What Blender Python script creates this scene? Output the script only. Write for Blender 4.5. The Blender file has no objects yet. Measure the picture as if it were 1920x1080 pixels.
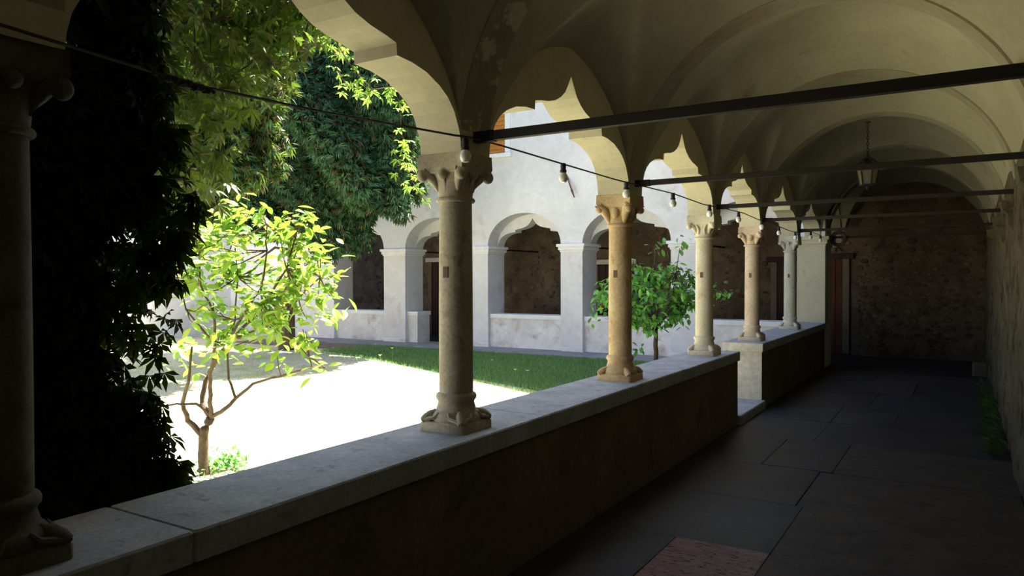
import bpy, math, random
import numpy as np
from mathutils import Vector, Matrix
random.seed(7); RNG = np.random.default_rng(11)
C = bpy.context.scene.collection

# ------------------------------------------------------------------ camera
F, YAW, PIT, ROL = 1377.4, math.radians(31.549), math.radians(-0.737), math.radians(-0.123)
CAM = Vector((2.3034, 0.0, 1.6))
FW = Vector((-math.sin(YAW)*math.cos(PIT), math.cos(YAW)*math.cos(PIT), math.sin(PIT)))
RT0 = Vector((math.cos(YAW), math.sin(YAW), 0)); UP0 = RT0.cross(FW)
RT = RT0*math.cos(ROL)+UP0*math.sin(ROL); UP = -RT0*math.sin(ROL)+UP0*math.cos(ROL)
cd = bpy.data.cameras.new('camera'); cam = bpy.data.objects.new('camera', cd); C.objects.link(cam)
cd.lens = F*36/1920; cd.sensor_width = 36; cd.clip_start = .05; cd.clip_end = 300
m = Matrix((RT, UP, -FW)).transposed().to_4x4(); m.translation = CAM; cam.matrix_world = m
bpy.context.scene.camera = cam
def at(u, v, ax, val):
    """where the sight line through a photo pixel meets a world plane (survey of the real place)"""
    d = FW+RT*((u-960)/F)-UP*((v-540)/F); i = 'XYZ'.index(ax); t = (val-CAM[i])/d[i]
    return CAM+d*t

# ------------------------------------------------------------------ world, sun, exposure
SUN = Vector((.03, math.cos(math.radians(64)), math.sin(math.radians(64)))).normalized()
w = bpy.data.worlds.new('sky'); bpy.context.scene.world = w; w.use_nodes = True
nt = w.node_tree; bg = nt.nodes['Background']; sk = nt.nodes.new('ShaderNodeTexSky')
sk.sky_type = 'NISHITA'; sk.sun_disc = False; sk.sun_elevation = math.radians(64); sk.sun_rotation = 0
sk.air_density = 1.0; sk.dust_density = 2.0; sk.ozone_density = 1.0
nt.links.new(sk.outputs[0], bg.inputs[0]); bg.inputs[1].default_value = .27
sl = bpy.data.lights.new('sun', 'SUN'); sl.energy = 18.5; sl.angle = .0093; sl.color = (1, .95, .85)
so = bpy.data.objects.new('sun', sl); C.objects.link(so); so.rotation_euler = SUN.to_track_quat('Z', 'Y').to_euler()
sc = bpy.context.scene
sc.view_settings.view_transform = 'Standard'; sc.view_settings.look = 'None'
sc.view_settings.exposure = 0.85; sc.view_settings.gamma = 1; sc.view_settings.use_curve_mapping = False
sc.cycles.max_bounces = 10; sc.cycles.diffuse_bounces = 6; sc.cycles.transmission_bounces = 6

# ------------------------------------------------------------------ materials
def new_mat(name):
    m = bpy.data.materials.new(name); m.use_nodes = True
    n = m.node_tree; return m, n, n.nodes['Principled BSDF']
def mixc(n, fac, a, b):
    x = n.nodes.new('ShaderNodeMix'); x.data_type = 'RGBA'
    if isinstance(fac, (int, float)): x.inputs[0].default_value = fac
    else: n.links.new(fac, x.inputs[0])
    for i, c in ((6, a), (7, b)):
        if isinstance(c, tuple): x.inputs[i].default_value = (*c, 1)
        else: n.links.new(c, x.inputs[i])
    return x.outputs[2]
def noise(n, co, scale, detail=5, rough=.6, dist=0):
    t = n.nodes.new('ShaderNodeTexNoise'); t.inputs['Scale'].default_value = scale
    t.inputs['Detail'].default_value = detail; t.inputs['Roughness'].default_value = rough
    t.inputs['Distortion'].default_value = dist; n.links.new(co, t.inputs['Vector']); return t.outputs['Fac']
def ramp(n, fac, lo, hi):
    r = n.nodes.new('ShaderNodeMapRange'); r.inputs[1].default_value = lo; r.inputs[2].default_value = hi
    r.clamp = True; n.links.new(fac, r.inputs[0]); return r.outputs[0]
def bump(n, b, h, strength, dist=.01):
    k = n.nodes.new('ShaderNodeBump'); k.inputs['Strength'].default_value = strength
    k.inputs['Distance'].default_value = dist; n.links.new(h, k.inputs['Height'])
    n.links.new(k.outputs[0], b.inputs['Normal'])
def stone(name, a, b, c=None, s1=2.0, s2=14, rough=.9, bs=.4, bd=.01, lo=.4, hi=.65, clo=.6, chi=.68, stretch=None, cs=None, mul=.45):
    """two-tone weathered surface, optional third tone in blotches"""
    m, n, p = new_mat(name)
    co = n.nodes.new('ShaderNodeNewGeometry').outputs['Position']
    if stretch:
        mp = n.nodes.new('ShaderNodeMapping'); mp.inputs['Scale'].default_value = stretch
        n.links.new(co, mp.inputs[0]); co = mp.outputs[0]
    big = noise(n, co, s1, 6, .65); fine = noise(n, co, s2, 6, .7)
    col = mixc(n, ramp(n, big, lo, hi), a, b)
    if c:
        bl = noise(n, co, cs or s1*1.7, 7, .6, .4)
        col = mixc(n, ramp(n, bl, clo, chi), col, c)
    sp = n.nodes.new('ShaderNodeMix'); sp.data_type = 'RGBA'; sp.blend_type = 'MULTIPLY'; sp.inputs[0].default_value = mul
    n.links.new(col, sp.inputs[6])
    g = n.nodes.new('ShaderNodeCombineColor'); rr = ramp(n, fine, .2, .75)
    for i in range(3): n.links.new(rr, g.inputs[i])
    n.links.new(g.outputs[0], sp.inputs[7]); n.links.new(sp.outputs[2], p.inputs['Base Color'])
    p.inputs['Roughness'].default_value = rough; p.inputs['Specular IOR Level'].default_value = .25
    bump(n, p, fine, bs, bd); return m
def plain(name, col, rough=.6, metal=0):
    m, n, p = new_mat(name); p.inputs['Base Color'].default_value = (*col, 1)
    p.inputs['Roughness'].default_value = rough; p.inputs['Metallic'].default_value = metal
    co = n.nodes.new('ShaderNodeNewGeometry').outputs['Position']; f = noise(n, co, 60, 4)
    n.links.new(mixc(n, ramp(n, f, .3, .7), tuple(x*.75 for x in col), tuple(min(1, x*1.15) for x in col)), p.inputs['Base Color'])
    bump(n, p, f, .2, .003); return m
def leafmat(name, cols, trans=.35, rough=.45):
    m, n, p = new_mat(name); g = n.nodes.new('ShaderNodeNewGeometry')
    r = n.nodes.new('ShaderNodeValToRGB'); e = r.color_ramp.elements
    e[0].position = 0; e[0].color = (*cols[0], 1); e[1].position = 1; e[1].color = (*cols[-1], 1)
    for i, c in enumerate(cols[1:-1]): k = e.new((i+1)/(len(cols)-1)); k.color = (*c, 1)
    n.links.new(g.outputs['Random Per Island'], r.inputs[0]); n.links.new(r.outputs[0], p.inputs['Base Color'])
    p.inputs['Roughness'].default_value = rough; p.inputs['Specular IOR Level'].default_value = .08 if trans < .1 else .4
    t = n.nodes.new('ShaderNodeBsdfTranslucent'); x = n.nodes.new('ShaderNodeMixShader'); x.inputs[0].default_value = trans
    n.links.new(mixc(n, .35, r.outputs[0], (.55, .85, .10)), t.inputs[0])
    n.links.new(p.outputs[0], x.inputs[1]); n.links.new(t.outputs[0], x.inputs[2])
    n.links.new(x.outputs[0], n.nodes['Material Output'].inputs[0]); return m
def glassmat(name, col, rough=.1):
    m, n, p = new_mat(name); p.inputs['Base Color'].default_value = (*col, 1)
    p.inputs['Transmission Weight'].default_value = .85; p.inputs['Roughness'].default_value = rough
    p.inputs['IOR'].default_value = 1.45; return m
M = {}
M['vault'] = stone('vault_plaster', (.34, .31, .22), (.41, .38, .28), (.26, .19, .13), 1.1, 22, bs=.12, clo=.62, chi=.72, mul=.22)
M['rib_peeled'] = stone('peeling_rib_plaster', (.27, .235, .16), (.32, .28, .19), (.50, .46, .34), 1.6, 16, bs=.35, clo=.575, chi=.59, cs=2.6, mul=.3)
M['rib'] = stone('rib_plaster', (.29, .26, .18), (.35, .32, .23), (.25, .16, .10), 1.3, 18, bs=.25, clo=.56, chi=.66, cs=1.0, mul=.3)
M['arcade'] = stone('arcade_plaster', (.50, .455, .33), (.57, .525, .39), (.38, .33, .23), 1.4, 20, bs=.15, clo=.66, chi=.74, mul=.2)
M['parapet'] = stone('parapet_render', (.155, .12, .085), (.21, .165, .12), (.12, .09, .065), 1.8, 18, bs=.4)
M['coping'] = stone('coping_stone', (.37, .40, .44), (.50, .53, .56), (.28, .31, .34), 5, 45, bs=.5, bd=.008, rough=.75, clo=.6, chi=.66)
M['jamb'] = stone('pale_plaster', (.62, .57, .50), (.72, .68, .62), None, 3, 18, bs=.4)
M['facade'] = stone('facade_plaster', (.66, .65, .69), (.79, .78, .82), (.58, .54, .53), .9, 9, bs=.25, lo=.35, hi=.7, clo=.58, chi=.72, mul=.18)
M['facade_low'] = stone('stained_facade_plaster', (.68, .66, .68), (.82, .80, .82), (.50, .43, .42), 1.6, 9, bs=.3, clo=.52, chi=.70, mul=.2)
M['impost'] = stone('impost_plaster', (.74, .74, .78), (.84, .84, .86), None, 3, 20, bs=.1, mul=.15)
M['rubble'] = stone('rubble_mortar', (.13, .09, .06), (.21, .155, .10), (.07, .05, .033), 2.2, 12, bs=.9, bd=.03, clo=.52, chi=.66)
M['stone_a'] = stone('wall_stone_brown', (.15, .105, .07), (.23, .17, .115), None, 6, 25, bs=.6)
M['stone_b'] = stone('wall_stone_dark', (.085, .06, .045), (.14, .10, .07), None, 6, 25, bs=.6)
M['rightwall'] = stone('rough_wall_plaster', (.13, .11, .07), (.20, .17, .11), (.06, .045, .03), 2.5, 16, bs=.9, bd=.03, clo=.52, chi=.64)
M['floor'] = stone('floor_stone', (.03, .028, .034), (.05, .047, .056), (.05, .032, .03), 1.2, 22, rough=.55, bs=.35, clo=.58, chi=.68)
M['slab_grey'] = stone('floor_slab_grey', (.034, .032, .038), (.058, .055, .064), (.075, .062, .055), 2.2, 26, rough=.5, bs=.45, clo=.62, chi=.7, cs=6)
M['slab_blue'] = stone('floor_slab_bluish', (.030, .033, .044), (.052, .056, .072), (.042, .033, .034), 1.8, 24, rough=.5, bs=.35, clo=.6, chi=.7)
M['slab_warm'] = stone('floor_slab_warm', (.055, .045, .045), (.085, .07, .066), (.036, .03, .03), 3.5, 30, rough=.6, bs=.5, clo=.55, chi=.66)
M['slab_pink'] = stone('floor_slab_pink', (.26, .16, .15), (.36, .25, .23), (.05, .035, .03), 7, 40, rough=.6, bs=.9, clo=.56, chi=.6, cs=18, stretch=(1, 2.2, 1))
M['earth'] = stone('courtyard_earth', (.66, .62, .42), (.76, .72, .55), (.50, .54, .28), .8, 14, bs=.8, bd=.02, clo=.5, chi=.62)  # pale tone puts the sun's glare into the ground colour
M['soil'] = stone('bare_soil', (.22, .16, .13), (.32, .25, .21), (.14, .10, .08), 4, 20, bs=1, bd=.03)
M['pave'] = stone('pavement_stone', (.26, .26, .29), (.36, .36, .39), (.20, .19, .21), 2, 15, bs=.4)
M['turf'] = stone('turf_soil', (.06, .13, .045), (.09, .18, .06), (.16, .17, .08), 2, 30, bs=1, bd=.02)
for k, a, b, c in (('c0', (.11, .095, .08), (.15, .13, .105), (.07, .06, .05)), ('c1', (.46, .41, .31), (.58, .52, .41), (.34, .29, .21)),  # c0 stone darkened to stand in for the creeper's shade
                   ('c2', (.58, .40, .22), (.68, .52, .32), (.48, .26, .12)), ('c3', (.64, .57, .42), (.74, .67, .52), (.55, .44, .30)),
                   ('c4', (.60, .47, .34), (.70, .57, .44), (.52, .34, .24)), ('c5', (.60, .58, .48), (.70, .68, .58), (.48, .45, .37))):
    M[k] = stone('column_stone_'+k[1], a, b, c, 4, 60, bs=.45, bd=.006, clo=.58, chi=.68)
M['iron'] = plain('wrought_iron', (.016, .010, .008), .75, .1)
M['rust'] = plain('rusty_plate', (.13, .07, .045), .8)
M['black'] = plain('black_rubber', (.012, .012, .012), .5)
M['bulb'] = plain('frosted_bulb_glass', (.82, .82, .78), .15)
M['lglass'] = glassmat('lantern_glass', (.55, .52, .42), .25)
M['bark'] = stone('bark', (.11, .075, .05), (.19, .135, .09), None, 9, 40, bs=.8)
M['bark_dark'] = stone('dark_bark', (.06, .045, .035), (.11, .08, .06), None, 9, 40, bs=.8)
M['wood_red'] = stone('red_brown_wood', (.085, .03, .016), (.13, .048, .024), None, 2, 30, bs=.3, stretch=(6, 6, .6))
M['wood_dark'] = stone('dark_wood', (.045, .022, .02), (.07, .035, .03), None, 2, 30, bs=.3, stretch=(6, 6, .6))
M['shutter'] = stone('orange_shutter_wood', (.50, .20, .045), (.60, .26, .06), None, 2, 30, bs=.3, stretch=(.6, 6, 6))
M['white'] = plain('white_window_paint', (.78, .80, .84), .6)
M['dark'] = plain('dark_inside', (.02, .018, .016), .9)
M['roof'] = stone('roof_tile_clay', (.30, .14, .08), (.42, .22, .13), None, 3, 20, bs=.8)
M['lemon'] = leafmat('lemon_leaf', [(.05, .16, .015), (.10, .26, .02), (.18, .34, .03), (.34, .38, .04), (.07, .19, .02)], .34)
M['lemon2'] = leafmat('shaded_lemon_leaf', [(.05, .20, .05), (.08, .27, .055), (.15, .38, .07), (.05, .17, .045)], .25, .35)
M['creeper'] = leafmat('shade_dark_creeper_leaf', [(.006, .016, .004), (.009, .022, .005), (.014, .009, .005), (.006, .018, .006)], .04, .7)  # near-black leaf colour stands in for deep shade
M['creeper_lit'] = leafmat('sunlit_creeper_leaf', [(.07, .17, .02), (.11, .23, .03), (.17, .30, .04), (.09, .20, .025)], .45)  # same leaf in a brighter tone for its sunlit parts
M['creeper_mid'] = leafmat('mid_creeper_leaf', [(.022, .065, .012), (.04, .10, .016), (.07, .04, .015), (.03, .08, .014)], .28)  # same leaf toned between the lit and the shaded copy
M['cypress'] = leafmat('cypress_foliage', [(.035, .10, .05), (.05, .14, .065), (.08, .20, .09), (.03, .075, .035)], .15, .6)
M['cypress_dry'] = leafmat('dry_cypress_twigs', [(.15, .10, .06), (.09, .065, .04), (.11, .12, .06)], .1, .8)
M['grass'] = leafmat('grass_blade', [(.08, .23, .08), (.13, .31, .11), (.22, .38, .14), (.10, .25, .08)], .3, .6)
M['grass_sunlit'] = leafmat('sunlit_grass_blade', [(.42, .44, .18), (.55, .55, .28), (.30, .38, .12)], .3, .6)  # same grass in a pale tone that stands in for sunlight
M['weed'] = leafmat('wall_weed_leaf', [(.04, .10, .02), (.06, .14, .03), (.03, .07, .02)], .2)
M['yellow'] = plain('yellow_petal', (.8, .7, .1), .6)

# ------------------------------------------------------------------ mesh helpers
class MB:
    def __init__(s): s.v = []; s.f = []
    def add(s, vs, fs):
        o = len(s.v); s.v += [tuple(x) for x in vs]; s.f += [tuple(i+o for i in f) for f in fs]; return s
    def box(s, a, b):
        x0, y0, z0 = a; x1, y1, z1 = b
        return s.add([(x0, y0, z0), (x1, y0, z0), (x1, y1, z0), (x0, y1, z0), (x0, y0, z1), (x1, y0, z1), (x1, y1, z1), (x0, y1, z1)],
                     [(0, 3, 2, 1), (4, 5, 6, 7), (0, 1, 5, 4), (1, 2, 6, 5), (2, 3, 7, 6), (3, 0, 4, 7)])
    def cbox(s, a, b, c=.01):
        """box with chamfered vertical and top edges"""
        x0, y0, z0 = a; x1, y1, z1 = b
        def ring(i, z): 
            X0, X1, Y0, Y1 = x0+i, x1-i, y0+i, y1-i
            return [(X0+c, Y0, z), (X1-c, Y0, z), (X1, Y0+c, z), (X1, Y1-c, z), (X1-c, Y1, z), (X0+c, Y1, z), (X0, Y1-c, z), (X0, Y0+c, z)]
        R = [ring(0, z0), ring(0, z1-c), ring(c*.7, z1)]
        vs = sum(R, []); fs = [tuple(range(7, -1, -1)), tuple(range(16, 24))]
        for k in range(2):
            for i in range(8): fs.append((k*8+i, k*8+(i+1) % 8, k*8+8+(i+1) % 8, k*8+8+i))
        return s.add(vs, fs)
    def tube(s, pts, rad, n=8, cap=True):
        pts = [Vector(p) for p in pts]; N = len(pts)
        if not hasattr(rad, '__len__'): rad = [rad]*N
        vs = []; ref = Vector((.31, .17, .93)); 
        for i, p in enumerate(pts):
            t = (pts[min(i+1, N-1)]-pts[max(i-1, 0)]).normalized()
            a = t.cross(ref)
            if a.length < .2: a = t.cross(Vector((1, 0, 0)))
            a.normalize(); b = t.cross(a)
            for k in range(n):
                q = 2*math.pi*k/n; vs.append(p+(a*math.cos(q)+b*math.sin(q))*rad[i])
        fs = [(i*n+k, i*n+(k+1) % n, i*n+n+(k+1) % n, i*n+n+k) for i in range(N-1) for k in range(n)]
        if cap: fs += [tuple(range(n-1, -1, -1)), tuple((N-1)*n+k for k in range(n))]
        return s.add(vs, fs)
    def lathe(s, prof, cx=0, cy=0, n=32, fn=None):
        vs = []
        for r, z in prof:
            for k in range(n):
                q = 2*math.pi*k/n; rr = fn(r, z, q) if fn else r
                vs.append((cx+rr*math.cos(q), cy+rr*math.sin(q), z))
        N = len(prof); fs = [(i*n+k, i*n+(k+1) % n, i*n+n+(k+1) % n, i*n+n+k) for i in range(N-1) for k in range(n)]
        fs += [tuple(range(n-1, -1, -1)), tuple((N-1)*n+k for k in range(n))]
        return s.add(vs, fs)
    def blob(s, c, r, n=10, m=7):
        rx, ry, rz = r if hasattr(r, '__len__') else (r, r, r)
        vs = [(c[0], c[1], c[2]-rz)]
        for i in range(1, m):
            p = -math.pi/2+math.pi*i/m
            for k in range(n):
                q = 2*math.pi*k/n; vs.append((c[0]+rx*math.cos(p)*math.cos(q), c[1]+ry*math.cos(p)*math.sin(q), c[2]+rz*math.sin(p)))
        vs.append((c[0], c[1], c[2]+rz)); L = len(vs)-1
        fs = [(0, 1+(k+1) % n, 1+k) for k in range(n)]
        for i in range(m-2):
            for k in range(n): fs.append((1+i*n+k, 1+i*n+(k+1) % n, 1+i*n+n+(k+1) % n, 1+i*n+n+k))
        fs += [(1+(m-2)*n+k, 1+(m-2)*n+(k+1) % n, L) for k in range(n)]
        return s.add(vs, fs)
    def torus(s, c, R, r, axis='Z', n=24, k=8):
        pts = []
        for i in range(n+1):
            q = 2*math.pi*i/n; a, b = R*math.cos(q), R*math.sin(q)
            pts.append({'Z': (c[0]+a, c[1]+b, c[2]), 'Y': (c[0]+a, c[1], c[2]+b), 'X': (c[0], c[1]+a, c[2]+b)}[axis])
        return s.tube(pts, r, k, False)
    def build(s, name, mat, parent=None, smooth=False, loc=None, **props):
        me = bpy.data.meshes.new(name); me.from_pydata(s.v, [], s.f)
        if mat: me.materials.append(mat if not isinstance(mat, str) else M[mat])
        if smooth:
            me.shade_smooth() if smooth is True else me.set_sharp_from_angle(angle=math.radians(smooth))
        me.update(); o = bpy.data.objects.new(name, me); C.objects.link(o)
        if loc is not None: o.location = loc
        if parent: o.parent = parent
        for k, v in props.items(): o[k] = v
        return o
def empty(name, loc=(0, 0, 0), label=None, cat=None, group=None, **pr):
    o = bpy.data.objects.new(name, None); C.objects.link(o); o.location = loc; o.empty_display_size = .1
    return tag(o, label, cat, group, **pr)
def tag(o, label=None, cat=None, group=None, **pr):
    if label: o['label'] = label
    if cat: o['category'] = cat
    if group: o['group'] = group
    for k, v in pr.items(): o[k] = v
    return o
def smooth_of(o, ang=40):
    o.data.shade_smooth(); o.data.set_sharp_from_angle(angle=math.radians(ang)); return o
def copy_tree(o, parent=None):
    c = o.copy(); C.objects.link(c)
    if parent: c.parent = parent
    for ch in list(o.children): copy_tree(ch, c)
    return c
def scatter(name, tv, tf, R, T, S, mat, parent=None, **props):
    """one mesh of many copies of a small template: rotations R (N,3,3), places T (N,3), sizes S (N,)"""
    tv = np.array(tv, float); N = len(T); nv = len(tv)
    V = np.einsum('nij,vj->nvi', R, tv)*np.asarray(S)[:, None, None]+np.asarray(T)[:, None, :]
    tris = np.array(tf); Fs = (tris[None]+(np.arange(N)*nv)[:, None, None]).reshape(-1, 3)
    me = bpy.data.meshes.new(name); me.vertices.add(N*nv); me.vertices.foreach_set('co', V.ravel())
    me.loops.add(Fs.size); me.loops.foreach_set('vertex_index', Fs.ravel().astype(np.int32))
    me.polygons.add(len(Fs)); me.polygons.foreach_set('loop_start', np.arange(0, Fs.size, 3, dtype=np.int32))
    me.polygons.foreach_set('loop_total', np.full(len(Fs), 3, np.int32)); me.update(calc_edges=True); me.validate()
    me.materials.append(M[mat]); o = bpy.data.objects.new(name, me); C.objects.link(o)
    if parent: o.parent = parent
    o['kind'] = 'stuff'
    for k, v in props.items(): o[k] = v
    return o
def rots(N, pitch=(-60, 20), roll=40, yaw=(0, 360)):
    y = np.radians(RNG.uniform(*yaw, N)); p = np.radians(RNG.uniform(*pitch, N)); r = np.radians(RNG.uniform(-roll, roll, N))
    z0 = np.zeros(N); o1 = np.ones(N)
    Z = np.array([[np.cos(y), -np.sin(y), z0], [np.sin(y), np.cos(y), z0], [z0, z0, o1]]).transpose(2, 0, 1)
    X = np.array([[o1, z0, z0], [z0, np.cos(p), -np.sin(p)], [z0, np.sin(p), np.cos(p)]]).transpose(2, 0, 1)
    Y = np.array([[np.cos(r), z0, np.sin(r)], [z0, o1, z0], [-np.sin(r), z0, np.cos(r)]]).transpose(2, 0, 1)
    return Z@X@Y
# leaf templates, length 1 along +Y, blade normal +Z
def leaf_oval(w=.25, fold=.05, droop=.12):
    v = [(0, 0, 0)]; st = [(.12, .45), (.35, .95), (.6, 1), (.82, .6)]
    for y, k in st: v += [(-w*k, y, fold*k-droop*y*y), (0, y, -droop*y*y), (w*k, y, fold*k-droop*y*y)]
    v.append((0, 1, -droop)); f = [(0, 2, 1), (0, 3, 2)]
    for i in range(3):
        a = 1+i*3; f += [(a, a+1, a+4), (a, a+4, a+3), (a+1, a+2, a+5), (a+1, a+5, a+4)]
    f += [(10, 11, 13), (11, 12, 13)]; return v, f
def leaf_palm(n=5, spread=150, w=.13):
    V = []; Fc = []
    for i in range(n):
        a = math.radians(-spread/2+spread*i/(n-1)); L = 1-.35*abs(i-(n-1)/2)/((n-1)/2)
        pts = [(0, 0, 0), (-w, .55*L, .02), (0, .5*L, -.03), (w, .55*L, .02), (0, L, -.15)]
        o = len(V); V += [(x*math.cos(a)+y*math.sin(a), -x*math.sin(a)+y*math.cos(a), z) for x, y, z in pts]
        Fc += [(o, o+2, o+1), (o, o+3, o+2), (o+1, o+2, o+4), (o+2, o+3, o+4)]
    return V, Fc
OVAL = leaf_oval(); OVAL2 = leaf_oval(.21, .07, .3); PALM = leaf_palm()
def leaf_meshes(name, temps, mat):
    out = []
    for tv, tf in temps:
        me = bpy.data.meshes.new(name); me.from_pydata(tv, [], tf); me.materials.append(M[mat]); out.append(me)
    return out
def leaves(parent, P, S, R, meshes, temps, mat, limit=300, name='leaf', rest='foliage', key=None, inv=None):
    """nearest `limit` leaves are objects, all others one joined piece"""
    P = np.asarray(P); S = np.asarray(S)
    off = np.array(parent.location) if parent else np.zeros(3)
    d = np.linalg.norm(P-np.array(CAM), axis=1)/S
    order = np.argsort(d); a, b = order[:limit], order[limit:]
    for i in a:
        o = bpy.data.objects.new(name, meshes[int(i) % len(meshes)]); C.objects.link(o)
        mt = Matrix([list(r) for r in R[i]]).to_4x4()@Matrix.Scale(float(S[i]), 4)
        mt.translation = Vector(P[i]-off); o.matrix_basis = mt; o.parent = parent
    if len(b): scatter(rest, *temps[0], R[b], P[b]-off, S[b], mat, parent)

# ------------------------------------------------------------------ shared dimensions (metres)
ZS = 2.25                       # springing of the vaults, top of the capitals
YC = [-7.81, -5.61, -3.41, -1.21, .99, 3.18, 5.38, 7.59, 9.63, 12.05, 14.36]      # axes of the transverse arches
XR = 2.69                       # right wall
YF = 14.05; YF2 = 14.75; YB = 16.9   # far wing: courtyard face, inner face, back wall
OG = [(.97, 2.25), (.965, 2.30), (.95, 2.36), (.91, 2.44), (.86, 2.495), (.79, 2.54), (.69, 2.58), (.58, 2.60), (.475, 2.605), (.47, 2.66),
      (.40, 2.675), (.30, 2.69), (.21, 2.715), (.14, 2.75), (.085, 2.79), (.04, 2.85), (0, 2.91)]
def ogee(c, hw, dz=0):
    l = [(c-u/.97*hw, z+dz) for u, z in OG]; return l+[(c+u/.97*hw, z+dz) for u, z in OG[-2::-1]]
def curtain(prof, ztop, d0, d1, put):
    """wall of thickness d0..d1 whose underside follows prof = [(u, z)]; put(u, d, z) -> xyz"""
    b = MB(); n = len(prof); vs = []
    zt = ztop if callable(ztop) else (lambda u: ztop)
    for u, z in prof: vs += [put(u, d0, z), put(u, d1, z), put(u, d0, zt(u)), put(u, d1, zt(u))]
    fs = []
    for i in range(n-1):
        a, c = i*4, i*4+4
        if abs(prof[i][0]-prof[i+1][0]) > 1e-6: fs += [(a, c, c+2, a+2), (c+1, a+1, a+3, c+3), (a+2, c+2, c+3, a+3)]
        fs.append((a+1, c+1, c, a))
    fs += [(0, 2, 3, 1), ((n-1)*4, (n-1)*4+1, (n-1)*4+3, (n-1)*4+2)]
    return b.add(vs, fs)

# ------------------------------------------------------------------ ground and floor
g = MB().box((-16, -10.3, -.3), (-.26, 14.9, 0)); g.build('ground', 'earth', kind='structure', label='sunlit courtyard ground, coloured pale to carry the glare')
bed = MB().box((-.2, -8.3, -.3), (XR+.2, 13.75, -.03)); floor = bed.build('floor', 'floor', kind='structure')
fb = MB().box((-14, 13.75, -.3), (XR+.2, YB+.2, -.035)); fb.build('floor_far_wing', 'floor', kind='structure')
# laid slabs of the gallery floor
def slab(x0, y0, x1, y1, mat, h=0.0, label=None):
    j = lambda: random.uniform(-.012, .012); g_ = .002
    P = [(x0+g_+j()*.3, y0+g_+j()*.3), (x1-g_, y0+g_+j()*.3), (x1-g_+j()*.3, y1-g_), (x0+g_, y1-g_+j()*.3)]
    b = MB(); c = .004
    cx = (x0+x1)/2; cy = (y0+y1)/2
    vs = [(x, y, -.06) for x, y in P]+[(x, y, h-.003) for x, y in P]+[(x+(c if x < cx else -c), y+(c if y < cy else -c), h) for x, y in P]
    fs = [(3, 2, 1, 0), (8, 9, 10, 11)]+[(k*4+i, k*4+(i+1) % 4, k*4+4+(i+1) % 4, k*4+4+i) for k in range(2) for i in range(4)]
    o = b.add(vs, fs).build('slab', mat, floor)
    if label: o['label'] = label
rows = [(-1.5, -.3), (-.3, .9), (.9, 2.1), (2.1, 3.66)]
for a, b_ in rows:
    xs = [.21, .95+random.uniform(-.1, .1), 1.8+random.uniform(-.1, .1), 2.68]
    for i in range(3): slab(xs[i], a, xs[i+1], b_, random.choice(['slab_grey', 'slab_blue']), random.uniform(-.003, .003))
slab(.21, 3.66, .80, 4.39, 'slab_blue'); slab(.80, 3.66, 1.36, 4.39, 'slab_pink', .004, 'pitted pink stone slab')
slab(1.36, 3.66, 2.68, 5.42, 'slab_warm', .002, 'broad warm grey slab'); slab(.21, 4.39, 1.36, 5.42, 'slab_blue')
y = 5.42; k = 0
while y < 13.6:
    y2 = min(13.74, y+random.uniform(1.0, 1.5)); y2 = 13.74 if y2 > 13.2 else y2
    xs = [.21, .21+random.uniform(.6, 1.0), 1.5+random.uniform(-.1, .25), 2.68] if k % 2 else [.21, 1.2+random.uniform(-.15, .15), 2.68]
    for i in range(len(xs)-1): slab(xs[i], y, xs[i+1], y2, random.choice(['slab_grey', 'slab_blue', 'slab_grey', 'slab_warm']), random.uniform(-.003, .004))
    y = y2; k += 1
MB().box((-13, 13.15, -.02), (-.3, YF+.1, .035)).build('pavement', 'pave', kind='structure', label='grey stone pavement along the foot of the far arcade')

# ------------------------------------------------------------------ wall_left: the arcade wall with its ogee openings
prof = [(-8.2, .75), (YC[0]+.09, .75)]
for i in range(len(YC)-1):
    a, b_ = YC[i], YC[i+1]
    if i == len(YC)-2: b_ = YC[-1]-.18
    if a < .5: prof += [(a-.09, .75), (a+.09, .75), (a+.09, ZS), (a+.13, ZS)] if i else [(a+.09, ZS), (a+.13, ZS)]
    else: prof += [(a+.13, ZS)]
    c = (a+b_)/2; prof += ogee(c, (b_-a)/2-.13)
    if b_ < .5: prof += [(b_-.09, ZS)]
prof += [(YF, ZS), (YF, ZS)]
seen = [prof[0]]
for p_ in prof[1:]:
    if abs(p_[0]-seen[-1][0])+abs(p_[1]-seen[-1][1]) > 1e-5: seen.append(p_)
wl = curtain(seen, 6.3, .13, -.13, lambda u, d, z: (d, u, z)).build('wall_left', 'arcade', kind='structure')
wl.data.set_sharp_from_angle(angle=math.radians(25)) if False else None
# wall behind the viewer and right wall
MB().box((-.13, -8.4, -.3), (XR+.3, -8.1, 6.3)).build('wall_behind', 'rightwall', kind='structure')
# right wall, rough: a gently uneven face
b = MB(); ny, nz = 340, 60; y0, y1 = -8.1, YB+.1
from mathutils import noise as mn
def rw(y, z):
    n_ = mn.noise(Vector((0, y*1.2, z*1.2)))*.035+mn.noise(Vector((5, y*5, z*5)))*.018+mn.noise(Vector((9, y*13, z*13)))*.007
    return XR-.015+n_*(1 if z < 2.2 else max(0, 1-(z-2.2)*4))*1.0
vs = [(rw(y0+(y1-y0)*i/ny, -.1+4.1*j/nz), y0+(y1-y0)*i/ny, -.1+4.1*j/nz) for i in range(ny+1) for j in range(nz+1)]
b.add(vs, [(i*(nz+1)+j, i*(nz+1)+j+1, (i+1)*(nz+1)+j+1, (i+1)*(nz+1)+j) for i in range(ny) for j in range(nz)])
b.box((XR+.06, y0, -.3), (XR+.35, y1+.3, 6.3)); wr = b.build('wall_right', 'rightwall', kind='structure')
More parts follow.
